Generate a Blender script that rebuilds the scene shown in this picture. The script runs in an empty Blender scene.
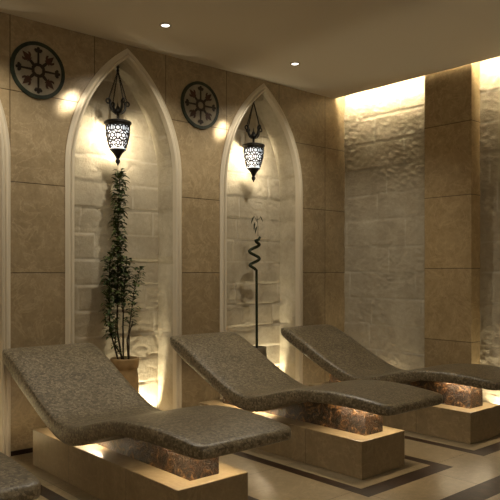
import bpy, math, random
from mathutils import Vector, Matrix, noise
R = random.Random(7)
sc = bpy.context.scene
COL = sc.collection
PI = math.pi
CEIL = 2.88
WALLY = 4.283          # face of the arched wall
NICHEY = 4.525         # back of the niches
STONEX = 5.035         # face of the stone wall on the right
CEDGE = 4.895          # ceiling edge in front of the light cove

# ------------------------------------------------------------------ helpers
class MB:
    def __init__(s): s.v = []; s.f = []; s.mi = []
    def add(s, vs, fs, mi=0):
        b = len(s.v); s.v += [tuple(p) for p in vs]
        s.f += [tuple(b + i for i in f) for f in fs]; s.mi += [mi] * len(fs)
    def box(s, x0, x1, y0, y1, z0, z1, mi=0):
        s.add([(x0,y0,z0),(x1,y0,z0),(x1,y1,z0),(x0,y1,z0),(x0,y0,z1),(x1,y0,z1),(x1,y1,z1),(x0,y1,z1)],
              [(0,3,2,1),(4,5,6,7),(0,1,5,4),(1,2,6,5),(2,3,7,6),(3,0,4,7)], mi)
    def quad(s, a, b, c, d, mi=0): s.add([a,b,c,d], [(0,1,2,3)], mi)
    def lathe(s, prof, n=32, c=(0,0,0), cap=True, mi=0):
        vs = []; fs = []
        for r, z in prof:
            for i in range(n):
                a = 2*PI*i/n; vs.append((c[0]+r*math.cos(a), c[1]+r*math.sin(a), c[2]+z))
        for k in range(len(prof)-1):
            for i in range(n):
                j = (i+1) % n
                fs.append((k*n+i, k*n+j, (k+1)*n+j, (k+1)*n+i))
        if cap:
            fs.append(tuple(reversed(range(n)))); m = (len(prof)-1)*n
            fs.append(tuple(m+i for i in range(n)))
        s.add(vs, fs, mi)
    def tube(s, pts, rad, n=8, closed=False, mi=0):
        pts = [Vector(p) for p in pts]; m = len(pts)
        if not hasattr(rad, '__len__'): rad = [rad]*m
        vs = []; fs = []; up = None
        for i, p in enumerate(pts):
            if closed: t = pts[(i+1) % m] - pts[i-1]
            else: t = pts[min(i+1, m-1)] - pts[max(i-1, 0)]
            t.normalize()
            if up is None:
                up = Vector((0,0,1)) if abs(t.z) < .9 else Vector((1,0,0))
            up = (up - t*up.dot(t)).normalized(); sd = t.cross(up)
            for k in range(n):
                a = 2*PI*k/n; vs.append(p + (up*math.cos(a)+sd*math.sin(a))*rad[i])
        for i in range(m if closed else m-1):
            j = (i+1) % m
            for k in range(n):
                l = (k+1) % n; fs.append((i*n+k, j*n+k, j*n+l, i*n+l))
        if not closed:
            fs.append(tuple(range(n))); fs.append(tuple(reversed(range((m-1)*n, m*n))))
        s.add(vs, fs, mi)
    def prism(s, poly, axis, a, b, mi=0):
        """extrude a 2-D polygon along an axis between a and b"""
        def P(u, v, w): return (w,u,v) if axis == 'x' else (u,w,v) if axis == 'y' else (u,v,w)
        n = len(poly)
        vs = [P(u,v,a) for u,v in poly] + [P(u,v,b) for u,v in poly]
        fs = [tuple(range(n)), tuple(reversed(range(n, 2*n)))]
        for i in range(n):
            j = (i+1) % n; fs.append((i, n+i, n+j, j))
        s.add(vs, fs, mi)
    def build(s, name, mats, parent=None, smooth=False, bevel=0, recalc=True):
        me = bpy.data.meshes.new(name); me.from_pydata(s.v, [], s.f)
        if not isinstance(mats, (list, tuple)): mats = [mats]
        for m in mats: me.materials.append(m)
        for p, i in zip(me.polygons, s.mi): p.material_index = i; p.use_smooth = smooth
        if recalc:
            import bmesh
            bm = bmesh.new(); bm.from_mesh(me); bmesh.ops.recalc_face_normals(bm, faces=bm.faces); bm.to_mesh(me); bm.free()
        o = bpy.data.objects.new(name, me); COL.objects.link(o)
        if parent is not None: o.parent = parent
        if bevel:
            b = o.modifiers.new('bevel', 'BEVEL'); b.width = bevel; b.segments = 2; b.limit_method = 'ANGLE'
        if smooth == 'auto':
            pass
        return o

def thing(name, label, cat, loc=(0,0,0), group=None):
    o = bpy.data.objects.new(name, None); COL.objects.link(o); o.location = loc
    o.empty_display_size = .1
    o['label'] = label; o['category'] = cat
    if group: o['group'] = group
    return o
def struct(o, label=None):
    o['kind'] = 'structure'
    if label: o['label'] = label
    return o
def dup(root, loc, label, group=None):
    r = root.copy(); COL.objects.link(r); r.location = loc; r['label'] = label
    if group: r['group'] = group
    for ch in list(root.children):
        c = ch.copy(); COL.objects.link(c); c.parent = r
        for g in list(ch.children):
            d = g.copy(); COL.objects.link(d); d.parent = c
    return r

# ------------------------------------------------------------------ materials
class NT:
    def __init__(s, name):
        s.m = bpy.data.materials.new(name); s.m.use_nodes = True
        s.t = s.m.node_tree; s.b = s.t.nodes['Principled BSDF']; s.x = -200
        s.tc = s.t.nodes.new('ShaderNodeTexCoord')
    def n(s, typ, **kw):
        o = s.t.nodes.new(typ)
        for k, v in kw.items():
            if k in o.inputs: o.inputs[k].default_value = v
            else: setattr(o, k, v)
        return o
    def l(s, a, b): s.t.links.new(a, b)
    def ramp(s, fac, stops):
        r = s.n('ShaderNodeValToRGB'); e = r.color_ramp.elements
        while len(e) < len(stops): e.new(.5)
        for el, (p, c) in zip(e, stops): el.position = p; el.color = (*c, 1)
        s.l(fac, r.inputs['Fac']); return r.outputs['Color']
    def mix(s, fac, a, b, mode='MIX'):
        m = s.n('ShaderNodeMixRGB', blend_type=mode)
        for sock, v in ((m.inputs['Fac'], fac), (m.inputs['Color1'], a), (m.inputs['Color2'], b)):
            if isinstance(v, (int, float)): sock.default_value = v
            elif isinstance(v, tuple): sock.default_value = (*v, 1)
            else: s.l(v, sock)
        return m.outputs['Color']
    def noise(s, vec, scale, detail=4, rough=.55, dist=0):
        o = s.n('ShaderNodeTexNoise'); o.inputs['Scale'].default_value = scale
        o.inputs['Detail'].default_value = detail; o.inputs['Roughness'].default_value = rough
        o.inputs['Distortion'].default_value = dist; s.l(vec, o.inputs['Vector']); return o.outputs['Fac']
    def bump(s, h, strength=.3, dist=.01, normal=None):
        o = s.n('ShaderNodeBump'); o.inputs['Strength'].default_value = strength; o.inputs['Distance'].default_value = dist
        s.l(h, o.inputs['Height'])
        if normal is not None: s.l(normal, o.inputs['Normal'])
        return o.outputs['Normal']

def plain(name, col, rough=.5, metal=0, spec=.5):
    k = NT(name); k.b.inputs['Base Color'].default_value = (*col, 1); k.b.inputs['Roughness'].default_value = rough
    k.b.inputs['Metallic'].default_value = metal; k.b.inputs['Specular IOR Level'].default_value = spec
    return k.m
def emit(name, col, strength):
    k = NT(name); k.b.inputs['Base Color'].default_value = (*col, 1)
    k.b.inputs['Emission Color'].default_value = (*col, 1); k.b.inputs['Emission Strength'].default_value = strength
    k.b.inputs['Roughness'].default_value = .4
    return k.m

def marble(name, base, dark, light, rough=.35, axes='xz', off=(0,0), tile=(.61,.6), mortar=.0035, vein=.34, joints=True, spec=.4):
    k = NT(name); P = k.tc.outputs['Object']
    n1 = k.noise(P, 5, 7, .68, .3)
    n2 = k.noise(P, 22, 6, .7, .4)
    c = k.ramp(n1, [(.3, dark), (.5, base), (.72, light)])
    c2 = k.ramp(n2, [(.3, dark), (.55, base), (.75, light)])
    c = k.mix(.5, c, c2)
    # thin pale veins
    nv = k.noise(P, 4.5, 6, .62, .9)
    sub = k.n('ShaderNodeMath', operation='SUBTRACT'); k.l(nv, sub.inputs[0]); sub.inputs[1].default_value = .5
    ab = k.n('ShaderNodeMath', operation='ABSOLUTE'); k.l(sub.outputs[0], ab.inputs[0])
    vm = k.ramp(ab.outputs[0], [(0, (vein,)*3), (.012, (vein*.4,)*3), (.03, (0,0,0))])
    c = k.mix(vm, c, tuple(min(1, x*1.25) for x in light))
    fine = k.noise(P, 60, 3, .7)
    c = k.mix(.35, c, k.ramp(fine, [(.25, (.55,)*3), (.7, (1.0,)*3)]), 'MULTIPLY')
    if joints:
        sp = k.n('ShaderNodeSeparateXYZ'); k.l(P, sp.inputs[0])
        cb = k.n('ShaderNodeCombineXYZ')
        for i, a in enumerate(axes):
            ad = k.n('ShaderNodeMath', operation='SUBTRACT'); k.l(sp.outputs['xyz'.index(a)], ad.inputs[0])
            ad.inputs[1].default_value = off[i] - 20*tile[i]; k.l(ad.outputs[0], cb.inputs[i])
        br = k.n('ShaderNodeTexBrick', offset=0.0, squash=1.0); k.l(cb.outputs[0], br.inputs['Vector'])
        br.inputs['Scale'].default_value = 1; br.inputs['Brick Width'].default_value = tile[0]; br.inputs['Row Height'].default_value = tile[1]
        br.inputs['Mortar Size'].default_value = mortar; br.inputs['Mortar Smooth'].default_value = .3; br.inputs['Bias'].default_value = 0
        br.inputs['Color1'].default_value = (.88,.88,.88,1); br.inputs['Color2'].default_value = (1.08,1.06,1.02,1); br.inputs['Mortar'].default_value = (.3,.26,.2,1)
        c = k.mix(1, c, br.outputs['Color'], 'MULTIPLY')
        inv = k.n('ShaderNodeMath', operation='SUBTRACT'); inv.inputs[0].default_value = 1; k.l(br.outputs['Fac'], inv.inputs[1])
        k.l(k.bump(inv.outputs[0], .6, .004), k.b.inputs['Normal'])
    k.l(c, k.b.inputs['Base Color'])
    k.b.inputs['Roughness'].default_value = rough; k.b.inputs['Specular IOR Level'].default_value = spec
    return k.m

BEIGE_COVE_LIT = ((.355,.262,.138), (.235,.165,.08), (.48,.37,.215))  # lighter, more golden than the wall tile: warm cove light put into colour
m_tile = marble('beige_marble_wall_tile', (.30,.23,.134), (.20,.147,.08), (.41,.325,.205), rough=.34, axes='xz', off=(1.707, 0), tile=(.61,.597))
m_tile_side = marble('beige_marble_cove_lit_tile', *BEIGE_COVE_LIT, rough=.34, axes='yz', off=(3.279-.61*3, .03), tile=(.61,.6))
m_floor = marble('beige_marble_floor_tile', (.25,.20,.125), (.185,.145,.088), (.325,.265,.175), rough=.3, axes='xy', off=(1.66,2.345), tile=(.6,.6), mortar=.002, vein=.25, spec=.2)
m_base = marble('cream_marble_slab', (.24,.182,.105), (.175,.128,.07), (.32,.25,.155), rough=.3, axes='yz', off=(-.31,-.3), tile=(.62,.9), mortar=.002, vein=.3)
m_brown = marble('dark_brown_marble', (.022,.012,.007), (.009,.005,.003), (.060,.033,.018), rough=.45, joints=False, vein=.25, spec=.12)
m_plaster = plain('painted_ceiling', (.76,.69,.57), .9, spec=.1)
m_mould = plain('cream_stone_moulding', (.55,.48,.36), .45)
m_black = plain('black_iron', (.012,.010,.008), .45, .6)
m_chrome = plain('white_trim', (.55,.5,.42), .4)

def copper_marble():
    k = NT('copper_brown_rough_marble'); P = k.tc.outputs['Object']
    n = k.noise(P, 16, 8, .7, 1.6); n2 = k.noise(P, 55, 5, .7, .8)
    c = k.ramp(n, [(.40, (.008,.004,.002)), (.50, (.035,.017,.007)), (.57, (.12,.062,.022)), (.68, (.45,.27,.10))])
    c = k.mix(.45, c, k.ramp(n2, [(.3, (.25,.2,.15)), (.7, (1.2,1.05,.9))]), 'MULTIPLY')
    k.l(c, k.b.inputs['Base Color']); k.b.inputs['Roughness'].default_value = .28
    k.l(k.bump(n2, .7, .012, k.bump(n, .7, .02)), k.b.inputs['Normal'])
    return k.m
m_copper = copper_marble()

def mortar_attr(o, vals):
    a = o.data.attributes.new('mortar', 'FLOAT', 'POINT'); a.data.foreach_set('value', vals)
def stone_mat(name='rough_pale_stone', dim=1.0, rough_bump=1.0):
    k = NT(name); P = k.tc.outputs['Object']
    n1 = k.noise(P, 4, 6, .65, .4); n2 = k.noise(P, 26, 8, .72, .5); n3 = k.noise(P, 90, 4, .7)
    c = k.ramp(n1, [(.3, (.40*dim,.345*dim,.25*dim)), (.55, (.50*dim,.44*dim,.325*dim)), (.75, (.58*dim,.52*dim,.40*dim))])
    c = k.mix(.5, c, k.ramp(n2, [(.3, (.72,.70,.66)), (.65, (1.05,1.03,1.0))]), 'MULTIPLY')
    at = k.n('ShaderNodeAttribute', attribute_name='mortar')
    mm = k.n('ShaderNodeMath', operation='MULTIPLY'); k.l(at.outputs['Fac'], mm.inputs[0]); mm.inputs[1].default_value = .6
    c = k.mix(mm.outputs[0], c, (.68*dim,.62*dim,.49*dim))
    k.l(c, k.b.inputs['Base Color']); k.b.inputs['Roughness'].default_value = .85; k.b.inputs['Specular IOR Level'].default_value = .2
    k.l(k.bump(n3, .3*rough_bump, .003, k.bump(n2, .4*rough_bump, .009)), k.b.inputs['Normal'])
    return k.m
m_stone = stone_mat('rough_pale_stone', .95, 1.6)
m_stone_dark = stone_mat('rough_tan_stone', .80, 1.9)

def mosaic_mat():
    k = NT('grey_brown_mosaic'); P = k.tc.outputs['Object']
    v = k.n('ShaderNodeTexVoronoi'); v.inputs['Scale'].default_value = 85; k.l(P, v.inputs['Vector'])
    hs = k.n('ShaderNodeSeparateColor'); k.l(v.outputs['Color'], hs.inputs[0])
    c = k.ramp(hs.outputs[0], [(0, (.085,.066,.04)), (.5, (.165,.135,.086)), (1, (.265,.222,.148))])
    e = k.n('ShaderNodeTexVoronoi', feature='DISTANCE_TO_EDGE'); e.inputs['Scale'].default_value = 85; k.l(P, e.inputs['Vector'])
    g = k.ramp(e.outputs['Distance'], [(0, (.45,)*3), (.1, (1,)*3)])
    c = k.mix(1, c, g, 'MULTIPLY')
    big = k.noise(P, 6, 4, .6)
    c = k.mix(.5, c, k.ramp(big, [(.3, (.75,.73,.7)), (.7, (1.1,1.1,1.08))]), 'MULTIPLY')
    k.l(c, k.b.inputs['Base Color']); k.b.inputs['Roughness'].default_value = .33; k.b.inputs['Specular IOR Level'].default_value = .45
    k.l(k.bump(g, .25, .002), k.b.inputs['Normal'])
    return k.m
m_mosaic = mosaic_mat()

def leafm(name, a, b):
    k = NT(name); n = k.noise(k.tc.outputs['Object'], 14, 2)
    k.l(k.ramp(n, [(.35, a), (.65, b)]), k.b.inputs['Base Color']); k.b.inputs['Roughness'].default_value = .55; k.b.inputs['Specular IOR Level'].default_value = .2
    return k.m
m_leaf = leafm('dark_green_leaf', (.022,.036,.010), (.065,.085,.022))
m_stem = leafm('dark_brown_stem', (.022,.015,.009), (.04,.028,.016))
m_bamboo = leafm('dark_green_bamboo', (.010,.014,.006), (.020,.026,.010))
m_terra = leafm('ochre_terracotta', (.22,.14,.06), (.29,.19,.085))
m_darkpot = leafm('dark_olive_ceramic', (.085,.07,.045), (.12,.10,.065))
m_soil = plain('dark_soil', (.02,.014,.009), .95)
m_ring = leafm('dark_green_marble', (.014,.020,.013), (.030,.038,.024))
m_disc = leafm('grey_tan_stone_inlay', (.20,.175,.125), (.26,.225,.165))
m_motif = leafm('dark_brown_inlay', (.018,.013,.009), (.032,.022,.013))
m_red = leafm('dark_red_brown_inlay', (.035,.015,.009), (.06,.023,.013))
def lit_glass():
    k = NT('lit_white_glass'); o = k.t.nodes['Material Output']
    tr = k.n('ShaderNodeBsdfTransparent'); tr.inputs['Color'].default_value = (1,.97,.92,1)
    k.b.inputs['Base Color'].default_value = (.03,.03,.03,1); k.b.inputs['Specular IOR Level'].default_value = .1
    k.b.inputs['Emission Color'].default_value = (.84,.93,1,1); k.b.inputs['Emission Strength'].default_value = 1.5
    mx = k.n('ShaderNodeMixShader'); mx.inputs[0].default_value = .6
    k.l(tr.outputs[0], mx.inputs[1]); k.l(k.b.outputs[0], mx.inputs[2]); k.l(mx.outputs[0], o.inputs['Surface'])
    return k.m
m_glow = lit_glass()
m_lens = emit('downlight_lens', (1,.93,.8), 6)
m_led = emit('warm_led_tape', (1,.80,.53), 125)
m_cove = emit('warm_cove_tape', (1,.85,.58), 260)
m_foot = emit('warm_floor_tape', (1,.84,.55), 7)
m_up = emit('uplight_lens', (1,.85,.58), 3)

# ------------------------------------------------------------------ rough stone relief
def smooth(a, b, x):
    t = max(0, min(1, (x-a)/(b-a))); return t*t*(3-2*t)
def h01(*a):
    return (math.sin(sum(x*y for x, y in zip(a, (127.1, 311.7, 74.7)))) * 43758.5453) % 1.0
def stone(u, v, seed, course=.195, blk=.5, chip=.003):
    """relief (m) of a rough-hewn stone wall at u (along), v (up)"""
    wob = .012*noise.noise(Vector((u*2.3, v*1.1, seed))) + .006*noise.noise(Vector((u*9, v*3, seed+3)))
    vv = (v + wob)/course; row = math.floor(vv); fv = vv-row
    bw = blk*(.8+.5*h01(row, seed, 1)); uu = (u + .01*noise.noise(Vector((v*7, u, seed+9))))/bw + h01(row, seed, 2)*3
    colm = math.floor(uu); fu = uu-colm
    d = min(min(fv, 1-fv)*course, min(fu, 1-fu)*bw)
    g = smooth(0, .008, d)
    hgt = .006*(h01(row, colm, seed)-.5) + (.016 if chip < .005 else .006)*(h01(row, colm+9, seed)-.5)*(fv-.5)*2
    p = Vector((u*1.0, v*1.0, seed))
    n1 = noise.fractal(p*6, .9, 2.2, 4)*(.0028 if chip < .005 else .005)
    q = Vector((u*11+v*9, v*26-u*9, seed+2)); n1 += (abs(noise.noise(q))-.25)*chip*(.4+1.2*smooth(-.2,.3,noise.noise(p*2.3)))
    rid = abs(noise.noise(Vector((u*4.5+v*3.5, v*8-u*2.0, seed+5))))
    crack = -.008*(1-smooth(0, .07, rid))*smooth(-.1, .35, noise.noise(Vector((u*2, v*2, seed+20))))
    stone.g = g
    return -.008*(1-g) + hgt*g + n1 + crack

# ------------------------------------------------------------------ room shell
XL, YF = -2.6, -2.0
CX = [.70, 1.947, 3.24, 4.43]      # spa loungers
def dark(x, y):
    if 1.80 < y < 1.958: return True
    for c in CX:
        if abs(x-c) < .415 and 2.233 < y < 2.345: return True
        if .338 < abs(x-c) < .415 and 2.233 < y < 4.0: return True
    return False
xs = {XL, STONEX+.1}; ys = {YF, 1.80, 1.958, 2.233, 2.345, 4.0, 4.62}
for c in CX: xs |= {c-.415, c-.338, c+.338, c+.415}
xs = sorted(x for x in xs if x <= STONEX+.1); ys = sorted(ys)
b = MB()
for i in range(len(xs)-1):
    for j in range(len(ys)-1):
        b.quad((xs[i],ys[j],0),(xs[i+1],ys[j],0),(xs[i+1],ys[j+1],0),(xs[i],ys[j+1],0), 1 if dark((xs[i]+xs[i+1])/2, (ys[j]+ys[j+1])/2) else 0)
b.box(XL, STONEX+.1, YF, 4.62, -.1, -.002)
struct(b.build('floor', [m_floor, m_brown], recalc=False), 'polished beige marble floor with dark brown inlaid bands')

b = MB(); b.box(XL, CEDGE, YF, WALLY+.0, CEIL, CEIL+.06)
b.box(XL, STONEX+.12, YF, 4.62, 3.12, 3.18)
ceil = struct(b.build('ceiling', m_plaster), 'plain dim beige ceiling with a light slot along the stone wall')
b = MB(); b.box(4.868, 4.892, 1.2, WALLY-.005, CEIL+.085, CEIL+.10)
b.build('led_strip', m_cove, ceil)

# arches
ARCH = [1.217, 2.583, 3.955]
A_OUT, A_IN, SPR = .455, .435, 1.93
HALF = .435
RAD = 1.055; OFFC = RAD - HALF       # centre of each arc lies on the far side
APEX = SPR + math.sqrt(RAD**2 - OFFC**2)
def arch_path(extra=0, n=26, base=0.0):
    """outline (dx, z, nx, nz): left foot, apex, right foot; outward normals"""
    r = RAD+extra; half = HALF+extra
    amax = math.acos(OFFC/r)
    L = [(-half, base, -1, 0)] + [(-half, SPR*k/6, -1, 0) for k in range(1, 6)]
    for i in range(n+1):
        a = amax*i/n
        L.append((OFFC - r*math.cos(a), SPR + r*math.sin(a), -math.cos(a), math.sin(a)))
    Rr = [(-x, z, -nx, nz) for x, z, nx, nz in reversed(L)]
    return L, Rr
def arch_top(dx, extra=0):
    r = RAD+extra
    return SPR + math.sqrt(max(0, r*r - (abs(dx)+OFFC)**2))

b = MB()
edge = XL
for c in ARCH:
    b.quad((edge,WALLY,0),(c-HALF,WALLY,0),(c-HALF,WALLY,3.12),(edge,WALLY,3.12))
    N = 40
    ds = [-HALF*math.cos(PI*i/N) for i in range(N+1)]
    for i in range(N):
        b.quad((c+ds[i],WALLY,arch_top(ds[i])),(c+ds[i+1],WALLY,arch_top(ds[i+1])),(c+ds[i+1],WALLY,3.12),(c+ds[i],WALLY,3.12))
    edge = c+HALF
b.quad((edge,WALLY,0),(STONEX+.1,WALLY,0),(STONEX+.1,WALLY,3.12),(edge,WALLY,3.12))
wl = struct(b.build('wall_left', m_tile), 'beige marble tiled wall with pointed arch niches')
# niche linings (rough stone): back and reveal
for q, c in enumerate(ARCH):
    b = MB(); nx, nz = 84, 250; w = HALF+.03
    vs = []; fs = []; mo = []
    for j in range(nz+1):
        z = 2.86*j/nz
        for i in range(nx+1):
            x = -w + 2*w*i/nx
            vs.append((c+x, NICHEY - stone(x+q*3.7, z+.07, 1+q), z)); mo.append(1-stone.g)
    for j in range(nz):
        for i in range(nx):
            a = j*(nx+1)+i; fs.append((a, a+1, a+nx+2, a+nx+1))
    b.add(vs, fs)
    mortar_attr(b.build('niche_back', m_stone, wl, smooth=True, recalc=False), mo)
    b = MB(); vs = []; fs = []; nd = 18
    L, Rr = arch_path(0, 60)
    path = []
    for a, nxt in zip((L+Rr)[:-1], (L+Rr)[1:]):
        k = 14 if (abs(a[0]-nxt[0]) < 1e-6 and abs(a[1]-nxt[1]) > .1) else 1
        for t in range(k):
            f = t/k; path.append(tuple(a[m]*(1-f)+nxt[m]*f for m in range(4)))
    path.append(Rr[-1])
    for (dx, z, px, pz) in path:
        for t in range(nd+1):
            y = WALLY - .0 + (NICHEY+.01-WALLY)*t/nd
            sgn = 1 if dx > 0 else -1
            d = stone(sgn*(y-NICHEY)+q*3.7+sgn*HALF, z+.07, 1+q)*min(1, t/3) if abs(dx) > .02 else 0
            d = min(d, .006)
            vs.append((c+dx-px*d, y, z-pz*d))
    for i in range(len(path)-1):
        for t in range(nd):
            a = i*(nd+1)+t; fs.append((a, a+1, a+nd+2, a+nd+1))
    b.add(vs, fs); b.build('niche_reveal', m_stone, wl, smooth=True, recalc=True)
# arch mouldings
PROF = [(-.004,.03),(-.004,-.020),(.006,-.026),(.012,-.024),(.016,-.014),(.020,-.012),(.026,-.020),(.036,-.022),(.044,-.018),(.050,-.010),(.056,-.008),(.056,.0)]
for q, c in enumerate(ARCH):
    b = MB()
    L, Rr = arch_path(0, 40)
    for half in (L, Rr):
        vs = []; fs = []; n = len(PROF)
        for (dx, z, px, pz) in half:
            apex = abs(dx) < 1e-6
            for e, p in PROF:
                if apex:   # mitre on the centre line
                    vs.append((c, WALLY+p, arch_top(0, e)))
                else:
                    r = RAD+e
                    vs.append((c+dx+px*e, WALLY+p, z+pz*e))
        for i in range(len(half)-1):
            for k in range(n-1):
                a = i*n+k; fs.append((a, a+1, a+n+1, a+n))
        b.add(vs, fs)
    o = struct(b.build('trim_%d' % (q+1), m_mould, smooth=False),
               ['pale moulding round the arch cut by the left edge', 'pale moulding round the arch over the leafy plant', 'pale moulding round the arch over the spiral plant'][q])
    o.modifiers.new('es', 'EDGE_SPLIT').split_angle = math.radians(35)
    for p in o.data.polygons: p.use_smooth = True
# baseboard on the piers
b = MB(); e = HALF+.057
for x0, x1 in ((XL, ARCH[0]-e), (ARCH[0]+e, ARCH[1]-e), (ARCH[1]+e, ARCH[2]-e), (ARCH[2]+e, STONEX-.02)):
    b.box(x0, x1, WALLY-.012, WALLY+.001, 0, .03)
struct(b.build('baseboard_left', m_brown))

# right stone wall
b = MB(); vs = []; fs = []; mo = []
y0, y1 = 1.0, WALLY+.01; ny, nz = 250, 240
for j in range(nz+1):
    z = 3.12*j/nz
    for i in range(ny+1):
        y = y0+(y1-y0)*i/ny
        vs.append((STONEX+.006 - .95*stone(y, z+.03, 31, .245, .62, .011), y, z)); mo.append(1-stone.g)
for j in range(nz):
    for i in range(ny):
        a = j*(ny+1)+i; fs.append((a, a+ny+1, a+ny+2, a+1))
b.add(vs, fs)
b.quad((STONEX,YF,0),(STONEX,YF,3.12),(STONEX,y0,3.12),(STONEX,y0,0))
wr = struct(b.build('wall_right', m_stone_dark, smooth=True, recalc=False), 'rough pale stone block wall on the right')
mortar_attr(wr, mo+[0,0,0,0])
b = MB(); b.box(4.909, STONEX+.03, 2.836, 3.279, 0, 3.12)
struct(b.build('wall_pilaster', m_tile_side, bevel=.003), 'flat beige marble tiled pilaster between two stone panels')
b = MB(); b.box(XL-.1, XL, YF, 4.62, 0, 3.12); struct(b.build('wall_behind', m_tile_side))
b = MB(); b.box(XL, STONEX+.1, YF-.1, YF, 0, 3.12); struct(b.build('wall_front', m_tile))
# floor-level light slots in front of the stone panels
fl = bpy.data.objects['floor']
for (ya, yb) in ((3.35, 4.05),):
    b = MB(); b.box(STONEX-.085, STONEX-.05, ya, yb, -.001, .008); b.build('led_strip', m_foot, fl)

# ------------------------------------------------------------------ lights
def spot(name, loc, target, power, size, blend=.5, col=(1,.905,.74), rad=.03, parent=None):
    l = bpy.data.lights.new(name, 'SPOT'); l.energy = power; l.spot_size = math.radians(size); l.spot_blend = blend
    l.color = col; l.shadow_soft_size = rad
    o = bpy.data.objects.new(name, l); COL.objects.link(o)
    d = Vector(target)-Vector(loc); q = d.to_track_quat('-Z', 'Y')
    if parent is not None:
        o.parent = parent; o.location = Vector(loc)-parent.location
    else: o.location = loc
    o.rotation_euler = q.to_euler(); return o

def downlight(x, y, label, group=None):
    t = thing('recessed_downlight', label, 'ceiling light', (x, y, CEIL), group)
    b = MB(); b.lathe([(.026,-.001),(.028,-.006),(.040,-.006),(.043,-.002),(.043,.0)], 32, cap=False); b.build('trim_ring', m_chrome, t, smooth=True)
    b = MB(); b.lathe([(.0005,-.003),(.027,-.003)], 32, cap=False); b.build('lens', m_lens, t, recalc=False)
    return t
d1 = downlight(2.572, 3.766, 'round recessed ceiling downlight in front of the arch with the leafy plant')
d2 = downlight(3.828, 3.769, 'round recessed ceiling downlight nearer the lit stone wall')
for t in (d1, d2):
    x, y, z = t.location
    spot('downlight_beam', (x, y, z-.012), (x, y+.12, 0), 60, 130, .6, parent=t)
    spot('downlight_accent', (x, y, z-.014), (2.125 if x < 3 else 3.485, WALLY, 2.385), 420, 10.5, 1.0, parent=t)
spot('downlight_beam', (1.30, 3.77, CEIL-.012), (1.30, 3.89, 0), 60, 130, .6)
for x in (-.6, 1.1, 2.8, 4.2):  # added unseen spots without fixtures, general fill for the room
    for y in (.2, 1.9):
        spot('room_fill_spot', (x, y, CEIL-.01), (x, y, 0), (5 if x < 2 else 3.5 if x < 4 else 1.5), 140, .8)
for c in ARCH:   # uplights sunk in the niche floors behind the pots
    spot('niche_uplight', (c+.22, NICHEY-.095, .03), (c+.20, NICHEY+1.15, 1), 36, 124, .25, col=(1,.88,.62), rad=.015)
for x, y in ((-.9,-1.2), (1.0,-1.3)):      # unseen point lights added behind the viewer to brighten the ceiling
    l = bpy.data.lights.new('unseen_fill_point', 'POINT'); l.energy = 42; l.color = (1,.905,.74); l.shadow_soft_size = .12
    o = bpy.data.objects.new('unseen_fill_point', l); COL.objects.link(o); o.location = (x, y, 2.0)
for y in (2.64, 3.72):
    spot('floor_uplight', (STONEX-.07, y, .03), (STONEX-.03, y, 1), (16 if y < 3 else 5), 110, .3, col=(1,.86,.58), rad=.03)

# ------------------------------------------------------------------ medallions
def flat(poly, y0, y1, b):
    b.prism(poly, 'y', y0, y1)
def medallion():
    t = thing('wall_medallion', '', 'wall ornament', (0,0,0), 'inlaid medallions between the arches')
    rr = .190
    def circ(r, n=64): return [(r*math.cos(2*PI*i/n), r*math.sin(2*PI*i/n)) for i in range(n)]
    b = MB(); flat(circ(.168), -.010, 0, b); b.build('disc', m_disc, t)
    b = MB(); o = circ(rr); i_ = circ(.165); n = 64
    vs = [(x,-.013,z) for x,z in o]+[(x,-.013,z) for x,z in i_]+[(x,0,z) for x,z in o]+[(x,-.009,z) for x,z in i_]
    fs = []
    for k in range(n):
        l = (k+1) % n; fs += [(k,l,n+l,n+k),(k,2*n+k,2*n+l,l),(n+k,n+l,3*n+l,3*n+k)]
    b.add(vs, fs); b.build('ring', m_ring, t)
    # eight-sided centre ring
    b = MB(); po = [(.050*math.cos(PI/8+k*PI/4), .050*math.sin(PI/8+k*PI/4)) for k in range(8)]; pi_ = [(x*.58, z*.58) for x, z in po]
    vs = [(x,-.0125,z) for x,z in po]+[(x,-.0125,z) for x,z in pi_]+[(x,-.009,z) for x,z in po]+[(x,-.009,z) for x,z in pi_]
    fs = []
    for k in range(8):
        l = (k+1) % 8; fs += [(k,l,8+l,8+k),(k,16+k,16+l,l),(8+k,8+l,24+l,24+k)]
    b.add(vs, fs); b.build('centre_ring', m_motif, t)
    def rot(poly, a): return [(x*math.cos(a)-z*math.sin(a), x*math.sin(a)+z*math.cos(a)) for x, z in poly]
    for k in range(4):
        a = k*PI/2
        b = MB()
        flat(rot([(.044,-.0075),(.044,.0075),(.120,.006),(.120,-.006)], a), -.0125, -.009, b)
        for (cx, cz, s) in ((.130,0,.012),(.146,0,.011),(.134,.018,.011),(.134,-.018,.011)):
            flat(rot([(cx+s*math.cos(PI*j/4), cz+s*math.sin(PI*j/4)) for j in range(8)], a), -.0125, -.009, b)
        flat(rot([(.118,-.02),(.124,-.02),(.124,.02),(.118,.02)], a), -.0128, -.009, b)
        b.build('cross_arm', m_motif, t)
    for k in range(4):
        a = PI/4+k*PI/2
        b = MB()
        flat(rot([(.044,-.011),(.044,.011),(.100,.008),(.100,-.008)], a), -.0125, -.009, b)
        o = b.build('diagonal_arm', m_motif, t)
        b = MB()
        flat(rot([(.082,-.008),(.098,-.019),(.120,-.016),(.155,0),(.120,.016),(.098,.019),(.082,.008)], a), -.0130, -.009, b)
        for s in (1, -1):
            flat(rot([(.088,s*.004),(.094,s*.020),(.104,s*.032),(.120,s*.037),(.131,s*.027),(.121,s*.024),(.112,s*.018),(.106,s*.010)], a), -.0127, -.009, b)
        flat(rot([(.083,-.020),(.090,-.020),(.090,.020),(.083,.020)], a), -.0129, -.009, b)
        b.build('fleur_de_lis', m_red, o)
    return t
md = medallion(); md.location = (1.895, WALLY, 2.55); md['label'] = 'round inlaid medallion near the left edge, left of the arch with the leafy plant'
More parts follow.
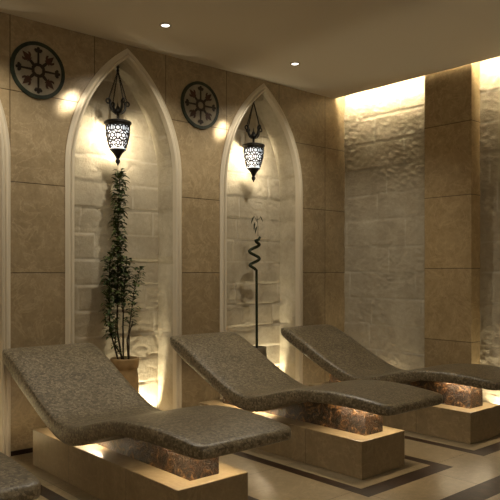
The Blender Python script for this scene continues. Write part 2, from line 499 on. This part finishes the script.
dup(md, (3.258, WALLY, 2.543), 'round inlaid medallion on the pier between the two lantern arches')

# ------------------------------------------------------------------ lanterns
def lantern():
    """origin at the hook in the arch soffit"""
    t = thing('hanging_lantern', '', 'lantern', (0,0,0), 'pierced lanterns hanging in the arches')
    b = MB(); b.tube([(0,0,.0),(0,0,-.05)], .004, 8); b.lathe([(.002,.0),(.014,-.003),(.014,-.009),(.003,-.014)], 16)
    b.build('hanging_rod', m_black, t)
    b = MB(); b.lathe([(.004,-.042),(.009,-.050),(.012,-.060),(.007,-.072),(.010,-.080),(.012,-.088),(.006,-.100),(.003,-.104)], 16); b.build('bead', m_black, t, smooth=True)
    rs = .078
    for k in range(4):
        a = k*PI/2 + math.radians(-41.6+40)
        ca, sa = math.cos(a), math.sin(a)
        p0 = Vector((.004*ca,.004*sa,-.10)); p1 = Vector((rs*ca, rs*sa, -.315)); b = MB()
        nl = 20
        for i in range(nl):
            m = p0.lerp(p1, (i+.5)/nl); d = (p1-p0).normalized(); sd = Vector((-sa,ca,0)) if i % 2 else d.cross(Vector((-sa,ca,0)))
            ll = (p1-p0).length/nl*.68; ring = []
            for j in range(10):
                u = 2*PI*j/10; ring.append(m + d*math.cos(u)*ll + sd*math.sin(u)*.0042)
            b.tube(ring, .0019, 5, closed=True)
        b.build('chain', m_black, t)
        # scroll arm: rises from the crown and curls outward
        pts = []
        for i in range(8):
            u = i/7; pts.append((.014+.050*math.sin(u*PI/2), -.405+.020*(1-math.cos(u*PI/2))+.045*u*u))
        cx, cz = pts[-1][0]+.016, pts[-1][1]+.012
        for i in range(1, 16):
            u = i/15; ang = PI+.6 - u*2*PI*1.02; r = .021*(1-.35*u)
            pts.append((cx+r*math.cos(ang), cz+r*math.sin(ang)))
        b = MB(); b.tube([(x*ca, x*sa, z) for x, z in pts], [.010]*6+[.008]*4+[.006]*(len(pts)-10), 8)
        b.tube([(.062*ca,.062*sa,-.352),(.070*ca,.070*sa,-.334),(.076*ca,.076*sa,-.312)], [.005,.004,.003], 6)
        b.build('scroll', m_black, t, smooth=True)
    b = MB()
    b.lathe([(.001,-.318),(.004,-.335),(.006,-.350),(.014,-.362),(.018,-.375),(.030,-.385),(.034,-.395),(.026,-.408),(.010,-.415),(.009,-.450),(.016,-.458),(.020,-.464)], 20)
    b.build('crown', m_black, t, smooth=True)
    b = MB(); b.lathe([(.012,-.455),(.070,-.462),(.094,-.468),(.101,-.474),(.101,-.486),(.093,-.492),(.092,-.500),(.085,-.502)], 36); b.build('cap', m_black, t, smooth=False)
    GP = [(.084,-.500),(.0855,-.52),(.084,-.55),(.080,-.58),(.074,-.61),(.066,-.64),(.057,-.67),(.052,-.686)]
    b = MB(); b.lathe(GP, 40); g = b.build('glass_shade', m_glow, t, smooth=True)
    def rad(z):
        for (r0,z0),(r1,z1) in zip(GP, GP[1:]):
            if z1 <= z <= z0: return r0+(r1-r0)*(z0-z)/(z0-z1)
        return GP[-1][0] if z < GP[-1][1] else GP[0][0]
    b = MB()
    NC = 6
    def on(th, z, e=.003): r = rad(z)+e; return (r*math.cos(th), r*math.sin(th), z)
    rows = [-.530,-.585,-.640]
    for ri, zc in enumerate(rows):
        for k in range(NC):
            th = 2*PI*(k+.5*(ri % 2))/NC; rr = rad(zc)*PI/NC*.98; R_ = rad(zc)
            def at(x, y): return on(th + x/R_, max(-.684, min(-.502, zc+y)))
            ring = [at(.40*rr*math.cos(2*PI*j/12), .40*rr*math.sin(2*PI*j/12)) for j in range(12)]
            b.tube(ring, .0052, 5, closed=True)
            for j in range(6):
                a = PI*j/3+PI/6
                b.tube([at(.42*rr*math.cos(a), .42*rr*math.sin(a)), at(1.0*rr*math.cos(a), 1.0*rr*math.sin(a))], .0052, 5)
                a2 = a+PI/3
                p = [at(.98*rr*math.cos(a), .98*rr*math.sin(a)), at(.80*rr*math.cos((a+a2)/2), .80*rr*math.sin((a+a2)/2)), at(.98*rr*math.cos(a2), .98*rr*math.sin(a2))]
                b.tube(p, .0040, 5)
    for zc, w in ((-.504,.006),(-.683,.005)):
        b.tube([on(2*PI*j/32, zc) for j in range(32)], w, 6, closed=True)
    b.build('fretwork', m_black, g)
    spot('bulb', (0,.0,-.585), (0,1,-.585), 90, 165, .35, col=(1,.90,.70), rad=.045, parent=t)
    b = MB(); b.lathe([(.050,-.684),(.051,-.690),(.046,-.696),(.033,-.710),(.022,-.728),(.016,-.742),(.012,-.750)], 28); b.build('lower_cup', m_black, t, smooth=True)
    b = MB(); b.lathe([(.010,-.748),(.017,-.758),(.019,-.768),(.015,-.780),(.007,-.788),(.004,-.797),(.001,-.803)], 20); b.build('finial', m_black, t, smooth=True)
    return t
ln = lantern(); ln.location = (2.575, 4.40, 2.80); ln['label'] = 'lit pierced black lantern hanging above the leafy potted plant'
dup(ln, (3.945, 4.40, 2.80), 'lit pierced black lantern hanging above the spiral bamboo')

# ------------------------------------------------------------------ potted leafy plant
PX, PY = 2.625, 4.385
pot = thing('potted_plant', 'tall leafy green plant in an ochre pot inside the left lantern arch', 'plant', (PX, PY, 0))
b = MB(); b.lathe([(.060,.0),(.066,.01),(.088,.12),(.102,.24),(.106,.34),(.101,.42),(.094,.468),(.092,.472),(.101,.478),(.106,.50),(.108,.54),(.106,.552),(.096,.552),(.092,.53)], 40, cap=False)
b.lathe([(.001,.002),(.060,.002)], 40, cap=False)
b.build('pot', m_terra, pot, smooth=True)
b = MB(); b.lathe([(.001,.528),(.094,.525)], 24, cap=False); b.build('soil', m_soil, pot, recalc=False)
def leaf(b, p, d, L, W, droop=.25):
    d = Vector(d).normalized(); up = Vector((0,0,1)); s = d.cross(up)
    if s.length < .05: s = Vector((1,0,0))
    s.normalize(); n = s.cross(d); p = Vector(p)
    rows = [(0,.05,0),(.3,1,.03),(.65,.75,-.02),(1,.02,-droop)]
    vs = []; fs = []
    for t, w, z in rows:
        c = p+d*L*t+up*z*L
        vs += [c-s*W*w*.5+n*W*.12*w, c, c+s*W*w*.5+n*W*.12*w]
    for i in range(3):
        a = i*3; fs += [(a,a+1,a+4,a+3),(a+1,a+2,a+5,a+4)]
    b.add(vs, fs)
def at_cam(x, y, Y):
    """point on the plane of depth Y seen at a photo position (layout aid)"""
    f = 665.2; c_, s_ = .74813, .66355; r = (x-250)/f; v = -(y-272)/f
    d = Vector((c_*r+s_, -s_*r+c_, v)); return d*(Y/d.y)+Vector((0,0,1.2))
def stem(pts, r0, r1, lo, hi, dens, size, spread):
    """pts: local points; foliage between fractions lo..hi of its length"""
    P = [Vector(p) for p in pts]
    seg = [(b_-a).length for a, b_ in zip(P, P[1:])]; T = sum(seg)
    def pos(u):
        d = u*T
        for i, s in enumerate(seg):
            if d <= s or i == len(seg)-1: return P[i].lerp(P[i+1], d/s)
            d -= s
    n = 24; pp = [pos(i/n) for i in range(n+1)]
    b = MB(); b.tube(pp, [r0+(r1-r0)*i/n for i in range(n+1)], 8)
    st = b.build('stem', m_stem, pot, smooth=True)
    if dens:
        b = MB(); m = int(dens*T*(hi-lo))
        for i in range(m):
            u = lo+(hi-lo)*(i+R.random())/m; p = pos(u); a = R.random()*2*PI
            e = R.random()**.7*spread
            q = p+Vector((math.cos(a)*e, math.sin(a)*e*.8, (R.random()-.5)*.03))
            b.tube([p, q], .0012, 4)
            leaf(b, q, (math.cos(a), math.sin(a)*.8, R.uniform(-.35,.75)), size*R.uniform(.6,1.15), size*R.uniform(.45,.62))
        b.build('foliage', m_leaf, st, recalc=False)
def rel(x, y, dy=0): 
    p = at_cam(x, y, PY+dy); return p-Vector((PX,PY,0))
stem([(-.02,0,.52), rel(117,330), rel(118,270), rel(118,220), rel(120,172)], .008, .003, .30, 1.0, 520, .056, .036)
stem([(-.045,.01,.52), rel(110,330), rel(109,295), rel(110,256)], .007, .003, .25, 1.0, 430, .054, .032)
stem([(.0,.02,.52), rel(123,325,.02), rel(124,290,.02), rel(127,258,.02)], .007, .003, .55, 1.0, 380, .054, .032)
stem([(.03,-.01,.52), rel(129,330), rel(134,292), rel(141,266)], .006, .002, .35, 1.0, 240, .052, .028)
stem([(.015,-.03,.52), rel(127,340,-.03), rel(133,321,-.03)], .007, .005, 0, 0, 0, 0, 0)
stem([(-.005,-.02,.52), rel(115,345,-.02), rel(116,318,-.02)], .006, .004, .1, 1.0, 200, .034, .022)
stem([(-.02,0,.9), rel(120,250), rel(124,240)], .004, .002, .5, 1.0, 220, .040, .022)

# ------------------------------------------------------------------ spiral bamboo
BX, BY = 3.975, 4.385
sp = thing('spiral_bamboo', 'bare spiral bamboo stalk in a dark pot inside the right lantern arch', 'plant', (BX, BY, 0))
b = MB(); b.lathe([(.07,.0),(.075,.01),(.084,.15),(.088,.30),(.086,.44),(.082,.50),(.082,.535),(.074,.535),(.072,.51)], 36, cap=False)
b.lathe([(.001,.002),(.07,.002)], 36, cap=False); b.build('pot', m_darkpot, sp, smooth=True)
b = MB(); b.lathe([(.001,.512),(.075,.51)], 24, cap=False); b.build('soil', m_soil, sp, recalc=False)
def relb(x, y): return at_cam(x, y, BY)-Vector((BX,BY,0))
base_p = Vector((-.005,0,.50)); z0 = relb(256,270).z; z1 = relb(256,241).z
pts = [base_p.lerp(Vector((-.008,0,z0)), i/10) for i in range(11)]
nt = 44
for i in range(1, nt+1):
    u = i/nt; a = u*2*PI*2.0 + PI*.0
    r = .058*min(1, u*6, (1-u)*7+.3)
    pts.append(Vector((-.020 - r*math.sin(a)*1.0, r*(1-math.cos(a))*.25, z0+(z1-z0)*u)))
e = pts[-1]; tip = relb(260,237)
pts += [e.lerp(tip, .5)+Vector((.012,0,-.004)), tip]
b = MB(); b.tube(pts, [.0115]*11+[.0135]*nt+[.012,.011], 10); st = b.build('stalk', m_bamboo, sp, smooth=True)
b = MB()
for (bx, by, tx, ty) in ((258,236,257,216),(257,222,254,216),(257,220,261,217)):
    b.tube([relb(bx,by), relb((bx+tx)/2+.4,(by+ty)/2), relb(tx,ty)], .002, 5)
for (bx, by, tx, ty) in ((254,216,251,224),(255,222,254,231),(257,226,255,234)):
    p, q = relb(bx,by), relb(tx,ty); leaf(b, p, q-p, (q-p).length, .022, .05)
for (bx, by, tx, ty) in ((260,216,263,222),):
    p, q = relb(bx,by), relb(tx,ty); leaf(b, p, q-p, (q-p).length, .012, .05)
b.build('shoot', m_bamboo, st, recalc=False)

# ------------------------------------------------------------------ spa loungers
TOP = [(2.20,.452),(2.30,.466),(2.45,.480),(2.65,.486),(2.85,.472),(3.03,.436),(3.18,.394),(3.32,.366),(3.45,.378),(3.60,.432),(3.77,.508),(3.95,.600),(4.10,.668),(4.20,.698),(4.262,.704)]
BOT = [(2.20,.412),(2.30,.410),(2.45,.418),(2.65,.421),(2.85,.404),(3.03,.352),(3.18,.298),(3.30,.276),(3.45,.292),(3.60,.345),(3.77,.420),(3.95,.500),(4.10,.575),(4.20,.632),(4.262,.662)]
def interp(T, y):
    n = len(T)
    if y <= T[0][0]: return T[0][1]
    if y >= T[-1][0]: return T[-1][1]
    for i in range(n-1):
        if T[i][0] <= y <= T[i+1][0]: break
    def sl(k):
        if k == 0: return (T[1][1]-T[0][1])/(T[1][0]-T[0][0])
        if k == n-1: return (T[-1][1]-T[-2][1])/(T[-1][0]-T[-2][0])
        return (T[k+1][1]-T[k-1][1])/(T[k+1][0]-T[k-1][0])
    (x0,y0_),(x1,y1_) = T[i], T[i+1]; h = x1-x0; t = (y-x0)/h
    return (2*t**3-3*t*t+1)*y0_+(t**3-2*t*t+t)*h*sl(i)+(-2*t**3+3*t*t)*y1_+(t**3-t*t)*h*sl(i+1)
W = .323; YA, YB = 2.21, 4.262; YO = 3.2     # YO: lounger origin in y
def lounger():
    t = thing('spa_lounger', '', 'lounger', (0,YO,0), 'heated mosaic loungers in a row')
    # bed
    b = MB(); vs = []; fs = []
    S = [YA + .0008] + [YA+.05*(1-math.cos(PI/2*i/8)) for i in range(1, 8)]
    S += [YA+.05+(YB-.04-YA-.05)*i/70 for i in range(71)] + [YB-.04*(1-math.sin(PI/2*i/7)) for i in range(1, 7)] + [YB-.0008]
    NR = 44
    for y in S:
        d = min(y-YA, 9); rC = .07
        e = min(y-YA, YB-y); fo = max(0, min(1, (3.3-y)/1.05)); w = W-.037*fo
        if e < rC: w = w-rC+math.sqrt(max(0, rC**2-(rC-e)**2))
        zt, zb = interp(TOP, y)+.006, interp(BOT, y)-.008; zm = (zt+zb)/2; hh = (zt-zb)/2
        rE = .032
        if e < rE: hh *= .12+.88*math.sqrt(max(0, 1-((rE-e)/rE)**2))
        for k in range(NR):
            # rounded rectangle ring
            q = k/NR*4; side = int(q); f = q-side; rx = min(.04, w*.5); rz = hh*.92
            ex = 2/9.0
            a = 2*PI*k/NR
            ca, sa = math.cos(a), math.sin(a)
            X = (w-rx)*max(-1, min(1, ca*1.35)) + rx*math.copysign(abs(ca)**.8, ca)
            Z = hh*math.copysign(min(1, (abs(sa)*1.25)**.62), sa)
            vs.append((X+.028*fo, y-YO, zm+Z))
    n = len(S)
    for i in range(n-1):
        for k in range(NR):
            l = (k+1) % NR; fs.append((i*NR+k, i*NR+l, (i+1)*NR+l, (i+1)*NR+k))
    fs.append(tuple(range(NR))); fs.append(tuple(reversed(range((n-1)*NR, n*NR))))
    b.add(vs, fs); b.build('bed', m_mosaic, t, smooth=True)
    # plinth
    b = MB(); b.box(-.21, .21, 2.445-YO, 4.0-YO, 0, .22); b.build('plinth', m_base, t, bevel=.004)
    # pedestal
    ya, yb = 2.52, 3.86; n = 40; poly = [(ya-YO,.219)]
    poly = [(yb-YO,.219),(ya-YO,.219)] + [(ya+(yb-ya)*i/n-YO, interp(BOT, ya+(yb-ya)*i/n)+.012) for i in range(n+1)]
    b = MB(); b.prism(poly, 'x', -.086, .086); b.build('pedestal', m_copper, t)
    # led tape under the bed, round the pedestal head
    def tape(b, sx, y0, y1, m=24):
        for i in range(m):
            p, q = y0+(y1-y0)*i/m, y0+(y1-y0)*(i+1)/m
            x0, x1 = sorted((sx*.112, sx*.124))
            za, zb_ = interp(BOT, p)-.014, interp(BOT, q)-.014
            b.add([(x0,p-YO,za),(x1,p-YO,za),(x1,q-YO,zb_),(x0,q-YO,zb_)], [(0,3,2,1)])
    for sx in (-1, 1):
        b = MB(); tape(b, sx, 3.30, 3.82); b.build('led_strip', m_led, t, recalc=False)
    b = MB(); tape(b, -1, 2.487, 2.74); tape(b, 1, 2.487, 2.74)
    z = interp(BOT, 2.487)-.014
    b.add([(-.124,2.475-YO,z),(-.112,2.475-YO,z),(.112,2.475-YO,z),(.124,2.475-YO,z),(.124,2.487-YO,z),(.112,2.487-YO,z),(-.112,2.487-YO,z),(-.124,2.487-YO,z)],
          [(0,1,6,7),(1,2,5,6),(2,3,4,5)])
    b.build('led_strip', m_led, t, recalc=False)
    return t
lg = lounger(); lg.location = (CX[1], YO, 0)
lg['label'] = 'mosaic spa lounger on a marble plinth, headrest left of the ochre pot'
dup(lg, (CX[0], YO, 0), 'mosaic spa lounger of which only the foot end shows at the bottom left corner')
dup(lg, (CX[2], YO, 0), 'mosaic spa lounger on a marble plinth, headrest in front of the dark pot')
dup(lg, (CX[3], YO, 0), 'mosaic spa lounger on a marble plinth nearest the stone wall')

# ------------------------------------------------------------------ camera, world
cam = bpy.data.cameras.new('camera'); co = bpy.data.objects.new('camera', cam); COL.objects.link(co)
co.location = (0, 0, 1.2); co.rotation_euler = (PI/2, 0, -math.atan2(.66355, .74813))
cam.sensor_width = 36; cam.lens = 665.2*36/500; cam.shift_y = .044; cam.clip_start = .05
sc.camera = co
w = bpy.data.worlds.new('world'); sc.world = w; w.use_nodes = True
w.node_tree.nodes['Background'].inputs['Color'].default_value = (1,.85,.6,1); w.node_tree.nodes['Background'].inputs['Strength'].default_value = .02
vs_ = sc.view_settings; vs_.view_transform = 'Standard'; vs_.look = 'None'; vs_.gamma = 1; vs_.exposure = 0; vs_.use_curve_mapping = False
sc.cycles.use_denoising = True
sc.cycles.max_bounces = 8; sc.cycles.diffuse_bounces = 5
sc.cycles.sample_clamp_indirect = 3
